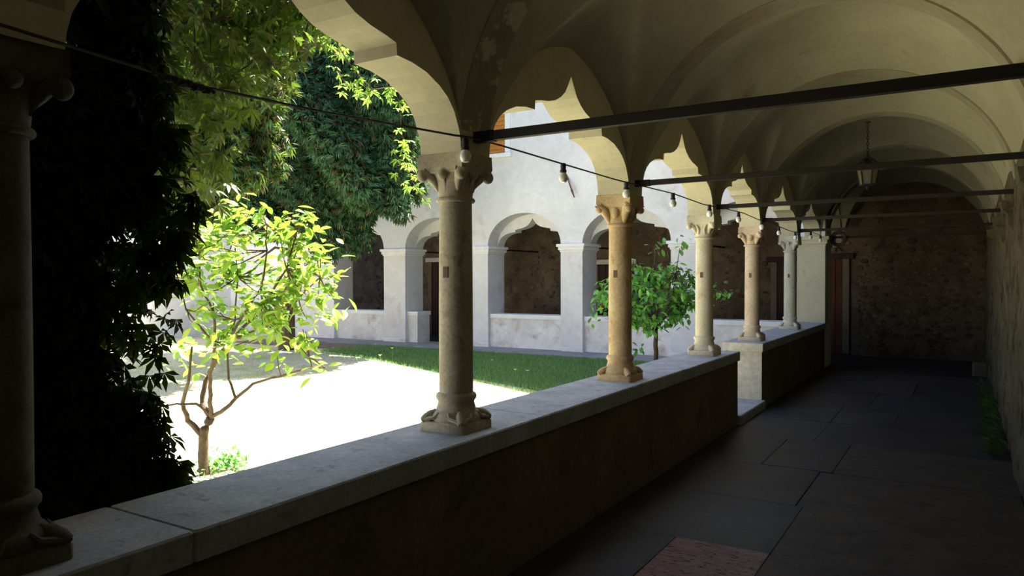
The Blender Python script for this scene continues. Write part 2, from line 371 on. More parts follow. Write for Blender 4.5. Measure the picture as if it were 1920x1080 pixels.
for i, yc in enumerate(YC[5:10]):
    c = MB(); hw = [.03, .07, .09, .15, .17]; zz = [1.98, 2.04, 2.14, 2.17, ZS]
    vs = []
    for h, z in zip(hw, zz): vs += [(XR+.03, yc-h, z), (XR-h*.7, yc-h*.9, z), (XR-h*.7, yc+h*.9, z), (XR+.03, yc+h, z)]
    fs = [(3, 2, 1, 0), (16, 17, 18, 19)]+[(k*4+j, k*4+j+1, k*4+j+5, k*4+j+4) for k in range(4) for j in range(3)]
    c.add(vs, fs).build('corbel', 'rightwall', wr)

# ------------------------------------------------------------------ ceiling: cross vaults and transverse arches
ceil = empty('ceiling', (0, 0, 0), kind='structure')
def vault(u0, u1, s0, s1, put, rise_s=1.27, rise_w=.83, n=84, dome=.32, flip=False, name='vault_web', barrel_back=False):
    """u along the gallery, s across it"""
    uc, ua = (u0+u1)/2, (u1-u0)/2; ss, sa = (s0+s1)/2, (s1-s0)/2; vs = []
    for i in range(n+1):
        a = -math.cos(math.pi*i/n)
        for j in range(n+1):
            t = -math.cos(math.pi*j/n)
            zl = (rise_s+dome*(1-abs(a)))*math.sqrt(max(0, 1-t*t)); rw_ = rise_w if t < 0 or barrel_back else .30; cr = rw_+(rise_s+dome-rw_)*(1-abs(t)**(1.6 if t < 0 else 1.0))
            zt = cr*math.sqrt(max(0, 1-a*a))*(1-.13*abs(a))
            if barrel_back and t > 0: zl = rise_s-(rise_s-.70)*t*t; zt = 0
            k = .003*min(1, 3*max(0, min(zl, zt))) ; h = max(k-abs(zl-zt), 0)/max(k, 1e-6)
            z = max(zl, zt)+h*h*k*.25
            vs.append(put(uc+ua*a, ss+sa*t, ZS+z))
    fs = [(i*(n+1)+j, (i+1)*(n+1)+j, (i+1)*(n+1)+j+1, i*(n+1)+j+1) for i in range(n) for j in range(n)]
    if flip: fs = [f[::-1] for f in fs]
    o = MB().add(vs, fs).build(name, 'vault', ceil); o.data.shade_smooth(); o.data.set_sharp_from_angle(angle=math.radians(9)); return o
def rib(u, s0, s1, put, w=.13, rise=1.265, mat='rib', side='vault'):
    """transverse arch band: soffit plus its two flanks"""
    ss, sa = (s0+s1)/2, (s1-s0)/2; n = 40; b = MB(); vs = []
    for j in range(n+1):
        t = -math.cos(math.pi*j/n); z = ZS+rise*math.sqrt(max(0, 1-t*t)); s = ss+sa*t
        k = 1.09
        zo = ZS+(rise+.06)*math.sqrt(max(0, 1-t*t))
        vs += [put(u-w, s, z), put(u+w, s, z), put(u-w, ss+sa*t*1.01, zo), put(u+w, ss+sa*t*1.01, zo)]
    fs = []; fm = []
    for j in range(n):
        a, c = j*4, j*4+4
        fs += [(a, c, c+1, a+1), (a, a+2, c+2, c), (a+1, c+1, c+3, a+3), (a+2, a+3, c+3, c+2)]; fm += [0, 1, 1, 1]
    o = b.add(vs, fs).build('transverse_arch', mat, ceil); o.data.materials.append(M[side])
    o.data.polygons.foreach_set('material_index', fm)
    o.data.shade_smooth(); o.data.set_sharp_from_angle(angle=math.radians(40)); return o
G = lambda u, s, z: (s, u, z); W = lambda u, s, z: (u, s, z)
for i in range(len(YC)-1):
    a, b_ = YC[i]+.129, YC[i+1]-.129
    if i == 0: a = -8.1
    vault(a, b_, .12, XR+.02, G)
for k_, yc in enumerate(YC[1:-1]): rib(yc, .125, XR, G, mat='rib_peeled' if k_ == 4 else 'rib')
rib(YC[-1], .2, XR, G, w=.15)
vault(YC[-1]+.14, YB+.05, .12, XR+.02, G, rise_w=1.1)
# roof over the gallery with its eave
MB().box((-.85, -8.4, 6.3), (XR+.6, 14.0, 6.45)).build('roof_eave', 'roof', kind='structure', label='tiled eave above the arcade')

# ------------------------------------------------------------------ wall_far: the far wing with round arches on square piers
PX = [(-13.0, -12.45), (-10.1, -9.41), (-7.55, -6.97), (-5.09, -4.57), (-2.63, -2.1)]      # pier faces; the last pier is the corner pier
PX = [(-12.55, -11.83)]+PX[1:]
CP = (-.26, .21)
piers = PX+[CP]
def round_prof(low):
    p = [(-16, 0), (PX[0][0], 0)]; p = [(-16, 0)]
    for i in range(len(piers)-1):
        a, b_ = piers[i][1], piers[i+1][0]; p += [(a, 0)]
        if low == 'round':
            c, h = (a+b_)/2, (b_-a)/2; R = .72
            p += [(c-h*math.cos(math.pi*k/28), 2.34+R*math.sin(math.pi*k/28)) for k in range(29)]
        else: p += [(a, 2.28)]+ogee((a+b_)/2, (b_-a)/2, .06)+[(b_, 2.28)]
        p += [(b_, 0)]
    return p+[(CP[1], 0)]
o = curtain(round_prof('round'), 5.7, YF, YF+.42, lambda u, d, z: (u, d, z)).build('wall_far', 'facade', kind='structure'); WF = o
o = curtain([q for q in round_prof('ogee')], 5.7, YF+.42, YF2, lambda u, d, z: (u, d, z)).build('ogee_wall', 'facade', WF)
for i, (a, b_) in enumerate(piers):
    m_ = MB()
    for z0, z1, e in ((2.17, 2.21, .02), (2.21, 2.28, .045), (2.28, 2.34, .075)):
        m_.cbox((a-e, YF-e, z0), (b_+e, YF2+e, z1), .008)
    m_.build('impost', 'impost' if i < 5 else 'arcade', WF)
    if i < 5: MB().cbox((a-.015, YF-.02, 0), (b_+.015, YF2, .12), .01).build('pier_foot', 'facade_low', WF)
MB().box((CP[0]-.004, YF-.005, .80), (CP[1]+.004, YF+.3, 2.17)).build('pier_render', 'arcade', WF)
for i in range(len(piers)-1):
    a, b_ = piers[i][1], piers[i+1][0]; fy = YF+.1
    if i in (1,):           # gap for a passage, only a stub of parapet
        MB().box((a, fy, 0), (a+.3, YF2-.12, .70)).build('parapet_infill', 'facade_low', WF)
        MB().cbox((a, fy-.03, .70), (a+.33, YF2-.1, .79), .01).build('parapet_coping', 'impost', WF); a = a+1.2
        MB().box((a, fy, 0), (b_, YF2-.12, .70)).build('parapet_infill', 'facade_low', WF)
        MB().cbox((a-.03, fy-.03, .70), (b_, YF2-.1, .79), .01).build('parapet_coping', 'impost', WF); continue
    MB().box((a, fy, 0), (b_, YF2-.12, .70)).build('parapet_infill', 'facade_low', WF)
    MB().cbox((a, fy-.03, .70), (b_, YF2-.1, .79), .01).build('parapet_coping', 'impost', WF)
# vaults of the far wing
for i in range(len(piers)-1):
    a, b_ = (piers[i][0]+piers[i][1])/2+.12, (piers[i+1][0]+piers[i+1][1])/2-.12
    vault(a, b_, YF2-.02, YB+.02, W, rise_s=1.0, rise_w=.82, n=26, flip=True, barrel_back=True, dome=0)
rib(-.02, YF2, YB, W, rise=.95)
# back wall with proud rubble stones
wb = MB().box((-14, YB, -.3), (XR+.35, YB+.25, 6.3)).build('wall_end', 'rubble', kind='structure')
DOORS = [(-1.19, -.55, 1.95, 'wood_dark'), (-.42, .14, 2.0, 'wood_red'), (-10.75, -9.9, 2.08, 'wood_dark'), (-5.5, -4.7, 1.95, 'wood_dark')]
def near_door(x, z): return any(a-.22 < x < b_+.22 and z < h+.3 for a, b_, h, _ in DOORS)
sm = []
for k in range(8):
    n = 9; r1 = [random.uniform(.8, 1.1) for _ in range(n)]
    vs = [(r1[i]*math.cos(6.283*i/n), 0, r1[i]*.62*math.sin(6.283*i/n)) for i in range(n)]
    vs += [(r1[i]*.8*math.cos(6.283*i/n), -.35, r1[i]*.5*math.sin(6.283*i/n)) for i in range(n)]+[(0, -.42, 0)]
    fs = [(i, (i+1) % n, n+(i+1) % n, n+i) for i in range(n)]+[(n+i, n+(i+1) % n, 2*n) for i in range(n)]
    me = bpy.data.meshes.new('stone'); me.from_pydata(vs, [], fs); me.materials.append(M['stone_a' if k % 2 else 'stone_b']); sm.append(me)
placed = []; tries = 0
while len(placed) < 298 and tries < 30000:
    tries += 1
    if len(placed) < 190: x, z = random.uniform(.2, 2.62), random.uniform(.05, 2.35)
    elif len(placed) < 225: x, z = random.uniform(-3, -1.3), random.uniform(.7, 2.2)
    elif len(placed) < 265: x, z = random.uniform(-7.6, -5.6), random.uniform(.7, 2.4)
    else: x, z = random.uniform(-13, -11), random.uniform(.7, 2.4)
    r = random.uniform(.035, .10)
    if near_door(x, z) or any(abs(x-a)/(r+c) < .98 and abs(z-b_)/(.65*(r+c)) < .98 for a, b_, c in placed): continue
    placed.append((x, z, r)); o = bpy.data.objects.new('stone', random.choice(sm)); C.objects.link(o); o.parent = wb
    o.location = (x, YB+.004, z); o.scale = (r, .09, r); o.rotation_euler = (0, random.uniform(-.25, .25), 0)
for k, (a, b_, h, mt) in enumerate(DOORS):
    d = empty('door_%d' % (k+1), (0, 0, 0), kind='structure')
    l = MB()
    n = 4
    MB().box((a-.0, YB-.02, 0), (b_, YB-.005, h)).build('door_back', 'dark', d)
    for i in range(n):
        x0 = a+(b_-a)*i/n; x1 = a+(b_-a)*(i+1)/n
        MB().cbox((x0+.004, YB-.045, 0), (x1-.004, YB-.02, h), .004).build('plank', mt, d)
    for s_, e in ((a-.13, a), (b_, b_+.13)): MB().cbox((s_, YB-.075, 0), (e, YB-.001, h), .008).build('jamb', 'stone_a' if k > 1 else 'parapet', d)
    MB().cbox((a-.22, YB-.085, h), (b_+.22, YB-.001, h+.12), .01).build('lintel', 'wood_dark' if k < 2 else 'jamb', d)
# upper windows of the far wing
def window(n, x0, x1, z0, z1):
    wn = empty('window_%d' % n, (0, 0, 0), kind='structure')
    t = .14
    for a in ((x0, z0, x0+t, z1), (x1-t, z0, x1, z1), (x0, z1-t, x1, z1)):
        MB().cbox((a[0], YF-.03, a[1]), (a[2], YF+.01, a[3]), .005).build('surround', 'white', wn)
    MB().cbox((x0-.05, YF-.09, z0-.09), (x1+.05, YF+.01, z0), .008).build('sill', 'white', wn)
    k = int((z1-z0-t)/.09)
    MB().box((x0+t, YF-.005, z0), (x1-t, YF-.001, z1-t)).build('shutter_board', 'shutter', wn)
    for i in range(k): MB().box((x0+t+.02, YF-.02, z0+.02+i*.09), (x1-t-.02, YF-.005, z0+.08+i*.09)).build('slat', 'shutter', wn)
window(1, -7.42, -6.35, 4.42, 5.5); window(2, -10.0, -9.05, 4.42, 5.5)
# unseen gable added to slant the lawn's shadow edge; other courtyard sides
b = MB(); pr = [(-8.6, 5.7), (-8.6, 6.4), (-1.0, 13.2), (4.5, 8.3), (4.5, 5.7)]
vs = [(x, 14.6, z) for x, z in pr]+[(x, 22, z) for x, z in pr]
b.add(vs, [(0, 4, 3, 2, 1), (5, 6, 7, 8, 9)]+[(i, i+1, i+6, i+5) for i in range(4)]+[(4, 0, 5, 9)])
b.build('shadow_gable', 'facade', kind='structure', label='unseen gable added behind the far wing to slant the lawn shadow')
MB().box((-16, 14.0, 5.7), (4, 22, 5.85)).build('far_wing_roof', 'roof', kind='structure', label='roof of the far wing')
MB().box((-16.3, -10.3, -.3), (-16, 14.9, 5.7)).build('wall_courtyard_side', 'facade', kind='structure')
MB().box((-16, -10.3, -.3), (-.13, -10, 5.7)).build('wall_courtyard_rear', 'facade', kind='structure')
MB().box((-.13, -10.3, -.3), (.13, -8.4, 6.3)).build('wall_courtyard_corner', 'facade', kind='structure')

# ------------------------------------------------------------------ parapet of our gallery
def parapet(y0, y1, joints, lab):
    p = MB().box((-.235, y0+.03, -.1), (.21, y1-.03, .70)).build('parapet', 'parapet', kind='structure', label=lab)
    ys = [y0]+joints+[y1]
    for a, b_ in zip(ys, ys[1:]):
        dz = random.uniform(-.002, .002)
        MB().cbox((-.262, a+.001, .70), (.23, b_-.001, .80+dz), .008).build('coping_slab', 'coping', p)
    return p
p1 = parapet(-8.1, 8.15, [-4.5, -1.2, .3, 1.45, 3.75, 6.3], 'long low plastered parapet with stone coping carrying the near columns')
p2 = parapet(9.24, 14.05, [11.4], 'low plastered parapet with stone coping beyond the doorway gap')
MB().box((-.2, 9.262, .1), (.205, 9.272, .7)).build('end_plaster', 'jamb', p2)
MB().box((-.262, 9.2, .70), (.23, 9.239, .797)).build('end_coping', 'jamb', p2)
MB().cbox((-.35, 8.1, -.1), (.25, 9.3, .10), .012).build('threshold', 'coping', kind='structure', label='worn stone threshold in the gap between the two parapets')
MB().cbox((2.44, 14.3, -.03), (2.66, 14.6, .19), .02).build('stone_block', 'rightwall', label='small pale squared stone block on the dark floor in the far right corner', category='block')

# ------------------------------------------------------------------ columns
def column(y, mat, variant, label, zb=.80, lean=0):
    t = empty('column', (0, y, zb), label, 'column', 'stone columns of the arcade'); H = ZS-zb
    # base: square plinth, corner spurs, mouldings
    b = MB(); b.cbox((-.14, -.14, 0), (.14, .14, .052), .012)
    b.lathe([(.128, .05), (.134, .065), (.130, .085), (.118, .10), (.108, .105), (.102, .125), (.096, .145), (.099, .155), (.107, .165), (.109, .178), (.104, .19), (.093, .197), (.089, .20)], n=36)
    for sx in (-1, 1):
        for sy in (-1, 1):
            pts = [(sx*.128, sy*.128, .05), (sx*.112, sy*.112, .066), (sx*.094, sy*.094, .085), (sx*.075, sy*.075, .102)]
            b.tube(pts, [.020, .027, .024, .010], 8)
            if variant in (0, 1):
                for e in (-1, 1):
                    q = math.atan2(sy, sx)+e*.42
                    b.tube([(sx*.128, sy*.128, .055), (.137*math.cos(q), .137*math.sin(q), .075), (.12*math.cos(q+e*.1), .12*math.sin(q+e*.1), .10)], [.012, .011, .006], 6)
    smooth_of(b.build('base', mat, t), 50)
    # shaft with entasis
    top = H-.245
    def r(k): return .0905-.004*k+.0015*math.sin(math.pi*k)
    b = MB().lathe([(r(k/14), .198+(top-.198)*k/14) for k in range(15)], n=40); smooth_of(b.build('shaft', mat, t), 50)
    # iron-filled mortise in the shaft
    b = MB(); zc = 1.635-zb; b.box((-.017, -.091, zc-.030), (.014, -.080, zc+.028)); b.build('mortise', 'rust', t)
    # capital
    b = MB(); z0 = top-.003; b.torus((0, 0, z0+.012), .091, .0135, n=32, k=10)
    def sq(r_, z, q):
        k = max(0, min(1, (z-z0-.03)/(H-.07-z0-.03)))
        s = 1/max(abs(math.cos(q)), abs(math.sin(q)))
        return r_*((1-k*k)+k*k*min(s, 1.32)*.93)
    b.lathe([(.088, z0+.01), (.090, z0+.03), (.094, z0+.07), (.099, z0+.11), (.108, z0+.135), (.118, z0+.155), (.126, z0+.165)], n=48, fn=sq)
    # abacus with hollow sides
    ab = []; zz = [z0+.148, z0+.165, z0+.18, H-.0]
    for z, e in zip(zz, (.126, .137, .142, .139)):
        ring = []
        for s_ in range(4):
            for k in range(8):
                q = -1+2*k/8; hollow = .016*(1-q*q)
                x, yy = q*e, -e+hollow
                for _ in range(s_): x, yy = -yy, x
                ring.append((x, yy, z))
        ab += ring
    n = 32; b.add(ab, [tuple(range(n-1, -1, -1)), tuple(range(3*n, 4*n))]+[(k*n+i, k*n+(i+1) % n, k*n+n+(i+1) % n, k*n+n+i) for k in range(3) for i in range(n)])
    for sx in (-1, 1):
        for sy in (-1, 1):
            if variant in (0, 1, 3):       # rolled corner volutes
                pts = [(sx*.062, sy*.062, z0+.06), (sx*.078, sy*.078, z0+.11), (sx*.102, sy*.102, z0+.15), (sx*.122, sy*.122, z0+.160)]
                b.tube(pts, [.012, .024, .030, .030], 9); b.blob((sx*.124, sy*.124, z0+.138), (.030, .030, .034), 12, 8)
            else:                          # broad corner leaves
                pts = [(sx*.060, sy*.060, z0+.03), (sx*.076, sy*.076, z0+.09), (sx*.098, sy*.098, z0+.14), (sx*.124, sy*.124, z0+.165), (sx*.126, sy*.126, z0+.155)]
                b.tube(pts, [.014, .032, .040, .034, .030], 9); b.blob((sx*.122, sy*.122, z0+.135), (.030, .030, .030), 12, 8)
    for q in range(4):
        c_, s_ = round(math.cos(q*math.pi/2)), round(math.sin(q*math.pi/2))
        if variant in (2, 4): b.blob((c_*.100, s_*.100, z0+.112), (.034 if s_ else .022, .034 if c_ else .022, .048), 12, 8)
        elif variant == 3:
            b.tube([(c_*.088-s_*.035, s_*.088+c_*.035, z0+.05), (c_*.10-s_*.028, s_*.10+c_*.028, z0+.10), (c_*.112-s_*.05, s_*.112+c_*.05, z0+.15)], [.008, .012, .010], 7)
            b.tube([(c_*.088+s_*.035, s_*.088-c_*.035, z0+.05), (c_*.10+s_*.028, s_*.10-c_*.028, z0+.10), (c_*.112+s_*.05, s_*.112-c_*.05, z0+.15)], [.008, .012, .010], 7)
        else:
            b.blob((c_*.116, s_*.116, z0+.140), .026, 12, 8)
            b.tube([(c_*.086, s_*.086, z0+.03), (c_*.092, s_*.092, z0+.09), (c_*.108, s_*.108, z0+.14)], [.004, .006, .010], 6)
    smooth_of(b.build('capital', mat, t), 45)
    return t
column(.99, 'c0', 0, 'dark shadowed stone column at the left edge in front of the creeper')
column(3.18, 'c1', 1, 'large grey-beige column nearest after the dark one, with curled corner capital')
column(5.38, 'c2', 2, 'orange-tan column with a ruddy base standing between the grey-beige column and the cream one')
column(7.59, 'c3', 3, 'cream column on the end of the long parapet before the doorway gap')
column(9.63, 'c4', 4, 'pinkish speckled column just beyond the doorway gap')
column(12.05, 'c5', 5, 'slim pale grey column beside the corner pier')

# ------------------------------------------------------------------ iron tie rods
names = ['nearest iron tie rod, crossing the vault above the grey-beige column', 'iron tie rod springing from the orange-tan column',
         'iron tie rod springing from the cream column', 'iron tie rod springing from the pinkish column', 'iron tie rod springing from the slim grey column']
for (yc, lab, r) in zip(YC[5:10], names, (.024, .020, .020, .02, .02)):
    t = empty('tie_rod', (.06, yc, 2.335), lab, 'tie rod', 'iron tie rods across the gallery')
    b = MB(); b.cbox((.02, -r*.8, -r), (XR-.08, r*.8, r), .004); b.build('bar', 'iron', t)
    MB().cbox((.03, -r*.8-.004, -r-.004), (.19, r*.8+.004, r+.004), .004).build('sleeve', 'iron', t)
    MB().tube([(XR-.1, 0, 0), (XR-.03, 0, .01)], .009, 6).build('end_pin', 'iron', t)
t = empty('tie_rod', (.06, 14.36, 2.33), 'iron tie rod farthest away, fixed to the corner pier', 'tie rod', 'iron tie rods across the gallery')
MB().cbox((.15, -.018, -.02), (XR-.07, .018, .02), .004).build('bar', 'iron', t)
for i, (a, b_) in enumerate(PX[1:]):
    x = (a+b_)/2; t = empty('tie_rod', (x, YF2, 2.3), ['iron tie rod inside the far wing behind its leftmost pier', 'iron tie rod inside the far wing behind the pier hidden by the grey column',
        'iron tie rod inside the far wing behind its middle pier', 'iron tie rod inside the far wing behind the pier by the shaded lemon tree'][i], 'tie rod', 'tie rods of the far wing')
    MB().cbox((-.018, .0, -.018), (.018, YB-YF2, .018), .004).build('bar', 'iron', t)

# ------------------------------------------------------------------ string of bulbs
t = empty('string_light', (.17, 3.05, 2.33), 'black festoon cable with white bulbs looping from column to column', 'string light')
O = Vector(t.location)
pts = [(.17, y, z) for y, z in [(.6, 2.28), (.94, 2.262), (1.17, 2.25), (1.51, 2.232), (2.05, 2.252), (2.94, 2.305), (3.05, 2.315), (3.35, 2.32), (4.07, 2.315), (4.9, 2.31), (5.2, 2.315), (5.5, 2.32), (6.13, 2.33), (7.0, 2.31), (7.45, 2.32), (7.75, 2.33),
        (8.5, 2.34), (9.3, 2.31), (9.6, 2.33), (10.35, 2.30), (11.2, 2.28), (11.9, 2.29), (12.2, 2.32), (12.9, 2.36), (13.7, 2.35), (14.0, 2.32)]]
MB().tube([Vector(p)-O for p in pts], .0055, 6).build('cable', 'black', t)
bp = [(3.03, 2.30), (4.09, 2.315), (5.1, 2.312), (6.13, 2.33), (7.2, 2.318), (8.3, 2.336), (9.4, 2.317), (10.4, 2.295), (11.55, 2.285), (12.85, 2.355), (13.8, 2.34)]
sm_ = MB().lathe([(.010, .006), (.017, .002), (.018, -.015), (.016, -.032), (.021, -.040), (.021, -.052), (.014, -.056)], n=14)
bm_ = MB().lathe([(.004, -.118), (.018, -.114), (.027, -.10), (.030, -.088), (.028, -.075), (.020, -.060), (.014, -.052)], n=16)
for i, (y, z) in enumerate(bp):
    if i == 0:
        s0 = smooth_of(sm_.build('socket', 'black', t)); b0 = smooth_of(bm_.build('bulb', 'bulb', s0)); s = s0
    else:
        s = s0.copy(); C.objects.link(s); s.parent = t; q = b0.copy(); C.objects.link(q); q.parent = s
    s.location = Vector((.17, y, z))-O
# vine wound round the cable near the dark column
t2 = MB(); va, vb = at(285, 138, 'X', .175), at(405, 174, 'X', .175); ps = [va.lerp(vb, k/26)+Vector((0, 0, .002*math.sin(k))) for k in range(27)]
t2.tube(ps, [.003+.011*abs(math.sin(math.pi*k/26))**.7+.002*math.sin(k*2.3) for k in range(27)], 8)
t2.tube([p+Vector((.013*math.cos(k*1.1), 0, .013*math.sin(k*1.1))) for k, p in enumerate(ps)], .003, 5)
tag(t2.build('dry_vine', 'bark_dark'), 'dark dry vine wound round the cable left of the hanging creeper', 'vine')

# ------------------------------------------------------------------ lantern
L = Vector((1.335, 9.63, 2.67)); t = empty('lantern', L, 'wrought iron lantern with glass panes hanging on a chain from the vault', 'lantern')
def ring6(r, z, n=6, ph=0): return [(r*math.cos(ph+2*math.pi*k/n), r*math.sin(ph+2*math.pi*k/n), z) for k in range(n)]
lo, hi = ring6(.085, .03), ring6(.125, .235)
f = MB()
for r_ in (lo, hi):
    for k in range(6): f.tube([r_[k], r_[(k+1) % 6]], .008, 5)
for k in range(6): f.tube([lo[k], hi[k]], .009, 5)
f.blob((0, 0, 0), (.018, .018, .03), 8, 6)
for k in range(6): f.tube([lo[k], (0, 0, .015)], .005, 5)
f.build('frame', 'iron', t)
for k in range(6):
    a, b_, c, d = [Vector(q)*.985 for q in (lo[k], lo[(k+1) % 6], hi[(k+1) % 6], hi[k])]
    n_ = (b_-a).cross(d-a).normalized()*.003
    MB().add([a, b_, c, d, a-n_, b_-n_, c-n_, d-n_], [(0, 1, 2, 3), (7, 6, 5, 4), (0, 4, 5, 1), (1, 5, 6, 2), (2, 6, 7, 3), (3, 7, 4, 0)]).build('pane', 'lglass', t)
f = MB(); f.lathe([(.03, .31), (.05, .315), (.022, .335), (.030, .36), (.014, .375), (.010, .40)], n=12)
rf = MB().lathe([(.132, .232), (.125, .245), (.085, .262), (.055, .285), (.03, .315)], n=6); rf.build('roof', 'iron', t)
for k in range(6):
    q = 2*math.pi*k/6
    f.tube([(r_*math.cos(q), r_*math.sin(q), z) for r_, z in ((.03, .345), (.065, .325), (.10, .285), (.145, .272), (.162, .262), (.158, .245), (.148, .252))], [.008, .008, .007, .007, .006, .006, .005], 6)
f.build('crown', 'iron', t)
ch = MB()
for k in range(10):
    z = .405+k*.036
    pts = [(.011*math.cos(q), 0, z+.022*math.sin(q)) if k % 2 else (0, .011*math.cos(q), z+.022*math.sin(q)) for q in [2*math.pi*i/10 for i in range(11)]]
    ch.tube(pts, .0042, 5, False)
ch.lathe([(.035, .775), (.03, .765), (.008, .75)], n=10); ch.build('chain', 'iron', t)

# wreath hung on the last rod
t = empty('wreath', (.40, 14.30, 2.30), 'dark wicker wreath with a bow hanging from the farthest tie rod beside the corner pier', 'wreath')
b = MB()
for k in range(4): 
    pts = [((.112+.012*math.cos(5*q+k*1.57))*math.cos(q), .012*math.sin(5*q+k*1.57), (.112+.012*math.cos(5*q+k*1.57))*math.sin(q)) for q in [2*math.pi*i/60 for i in range(61)]]
    b.tube(pts, .024, 7, False)
b.build('ring', 'bark_dark', t)
b = MB(); b.blob((0, -.02, -.13), (.025, .02, .02)); b.tube([(0, -.02, -.13), (-.04, -.02, -.20), (-.03, -.02, -.24)], [.012, .02, .012], 6); b.tube([(0, -.02, -.13), (.04, -.02, -.19), (.07, -.02, -.22)], [.012, .02, .012], 6)
b.build('bow', 'wood_dark', t)
# iron pins on the facade
for (p0, p1, lab) in (((-4.93, YF-.012, 3.79), (-4.66, 13.85, 3.30), 'slanting rusty iron bar on the far facade right of the grey column'), ((-9.62, YF-.012, 3.95), (-9.62, 13.93, 3.2), 'upright dark iron pin on the far facade under the hanging sprig')):
    b = MB(); d = Vector(p1)-Vector(p0); b.tube([p0, Vector(p0)+d*.1, Vector(p0)+d*.62, Vector(p0)+d*.66, p1], [.012, .016, .018, .028, .012], 6)
    tag(b.build('iron_bar', 'rust'), lab, 'iron bar', 'iron bars on the far facade')

# ------------------------------------------------------------------ lemon trees
def branchy(root, mat, segs, n=7):
    """first entry is the trunk, the others limbs; all points world"""
    off = Vector(root.location)
    for i, (nm, pts, r0, r1) in enumerate(segs):
        pts = [Vector(p)-off for p in pts]; N = len(pts)
        # gentle subdivision
        q = []
        for a, b_ in zip(pts, pts[1:]):
            for k in range(3): q.append(a.lerp(b_, k/3)+Vector([random.uniform(-.006, .006) for _ in range(3)]))
        q.append(pts[-1]); R_ = [r0+(r1-r0)*k/(len(q)-1) for k in range(len(q))]
        o = MB().tube(q, R_, n).build(nm, mat, root); o.data.shade_smooth()
def tp(u, v, Y): return at(u, v, 'Y', Y)
base = at(383, 893, 'Z', 0)
t = empty('lemon_tree', (-2.98, 3.79, 0), 'sunlit lemon tree with pale forked trunk and bright yellow-green leaves', 'tree')
Y0 = 3.79
def dp(du, u, v): return at(u, v, 'Y', Y0+du)
segs = [('trunk', [(-2.98, 3.79, -.05), dp(0, 381, 850), dp(0, 380, 815), dp(.02, 395, 783)], .045, .036),
        ('branch', [dp(0, 380, 815), dp(-.05, 353, 788), dp(-.12, 342, 756), dp(-.2, 353, 715), dp(-.2, 360, 650)], .028, .008),
        ('branch', [dp(.02, 395, 783), dp(.05, 379, 756), dp(.08, 384, 715), dp(.1, 413, 661), dp(.12, 437, 635), dp(.1, 495, 572), dp(.1, 537, 503), dp(.1, 560, 420)], .026, .005),
        ('branch', [dp(.02, 395, 783), dp(-.05, 394, 740), dp(-.1, 395, 700), dp(-.15, 405, 645), dp(-.2, 400, 587), dp(-.2, 376, 535), dp(-.25, 372, 470)], .020, .005),
        ('branch', [dp(.02, 395, 783), dp(.05, 425, 765), dp(.1, 442, 746), dp(.15, 474, 719), dp(.2, 527, 705), dp(.25, 585, 688), dp(.25, 610, 690)], .020, .004),
        ('branch', [dp(.02, 395, 780), dp(-.1, 369, 756), dp(-.25, 330, 758), dp(-.35, 300, 759)], .014, .005),
        ('branch', [dp(.1, 442, 746), dp(.1, 430, 710), dp(.1, 425, 660), dp(.15, 440, 600), dp(.15, 445, 520), dp(.15, 440, 440)], .012, .004),
        ('branch', [dp(.12, 437, 635), dp(.2, 480, 620), dp(.3, 530, 600), dp(.35, 560, 560), dp(.35, 600, 520)], .012, .004),
        ('branch', [dp(.12, 425, 648), dp(.0, 455, 590), dp(-.05, 490, 540), dp(-.1, 500, 470), dp(-.1, 500, 420)], .012, .004),
        ('branch', [dp(-.15, 405, 645), dp(-.3, 380, 620), dp(-.4, 350, 580), dp(-.4, 330, 520)], .011, .004)]
branchy(t, 'bark', segs)
# twigs with leaves along them
def crown(root, ends, N_tw, cen, rad, mat, nm='twig'):
    off = Vector(root.location); P = []; tw = MB()
    for k in range(N_tw):
        d = Vector((random.gauss(0, 1), random.gauss(0, 1), random.gauss(0, 1))).normalized(); r = random.uniform(.35, 1)**.6
        e = Vector((cen[0]+d.x*rad[0]*r, cen[1]+d.y*rad[1]*r, cen[2]+d.z*rad[2]*r))
        s = min(ends, key=lambda q: (q-e).length); mid = s.lerp(e, .5)+Vector((0, 0, -.03))
        tw.tube([s-off, mid-off, e-off], [.006, .0045, .003], 5)
        for j in range(random.randint(7, 11)):
            P.append(e.lerp(mid, random.random()**1.3*.9)+Vector([random.gauss(0, .045) for _ in range(3)]))
    o = tw.build(nm, mat, root); o['kind'] = 'stuff'
    return P
ends = [Vector(p) for s in segs[1:] for p in s[1][2:]]
cen = at(478, 520, 'Y', Y0+.05)
P = crown(t, ends, 135, cen, (.74, .64, .64), 'bark')
P += [Vector(at(random.gauss(u, 17), random.gauss(v, 14), 'Y', Y0+random.uniform(.0, .35))) for u, v, n_ in ((575, 400, 12), (600, 470, 18), (620, 590, 20), (430, 390, 18), (560, 640, 14), (590, 690, 12), (520, 690, 8), (470, 655, 10), (550, 455, 12), (400, 410, 14), (345, 560, 14), (335, 660, 10), (352, 650, 16), (368, 690, 10), (425, 650, 14), (445, 620, 16), (530, 560, 16), (480, 600, 18), (380, 470, 20), (360, 520, 18)) for _ in range(n_)]
N = len(P); LM = leaf_meshes('leaf', [OVAL, OVAL2], 'lemon')
leaves(t, P, RNG.uniform(.075, .125, N), rots(N, (-50, 25), 35), LM, [OVAL, OVAL2], 'lemon')
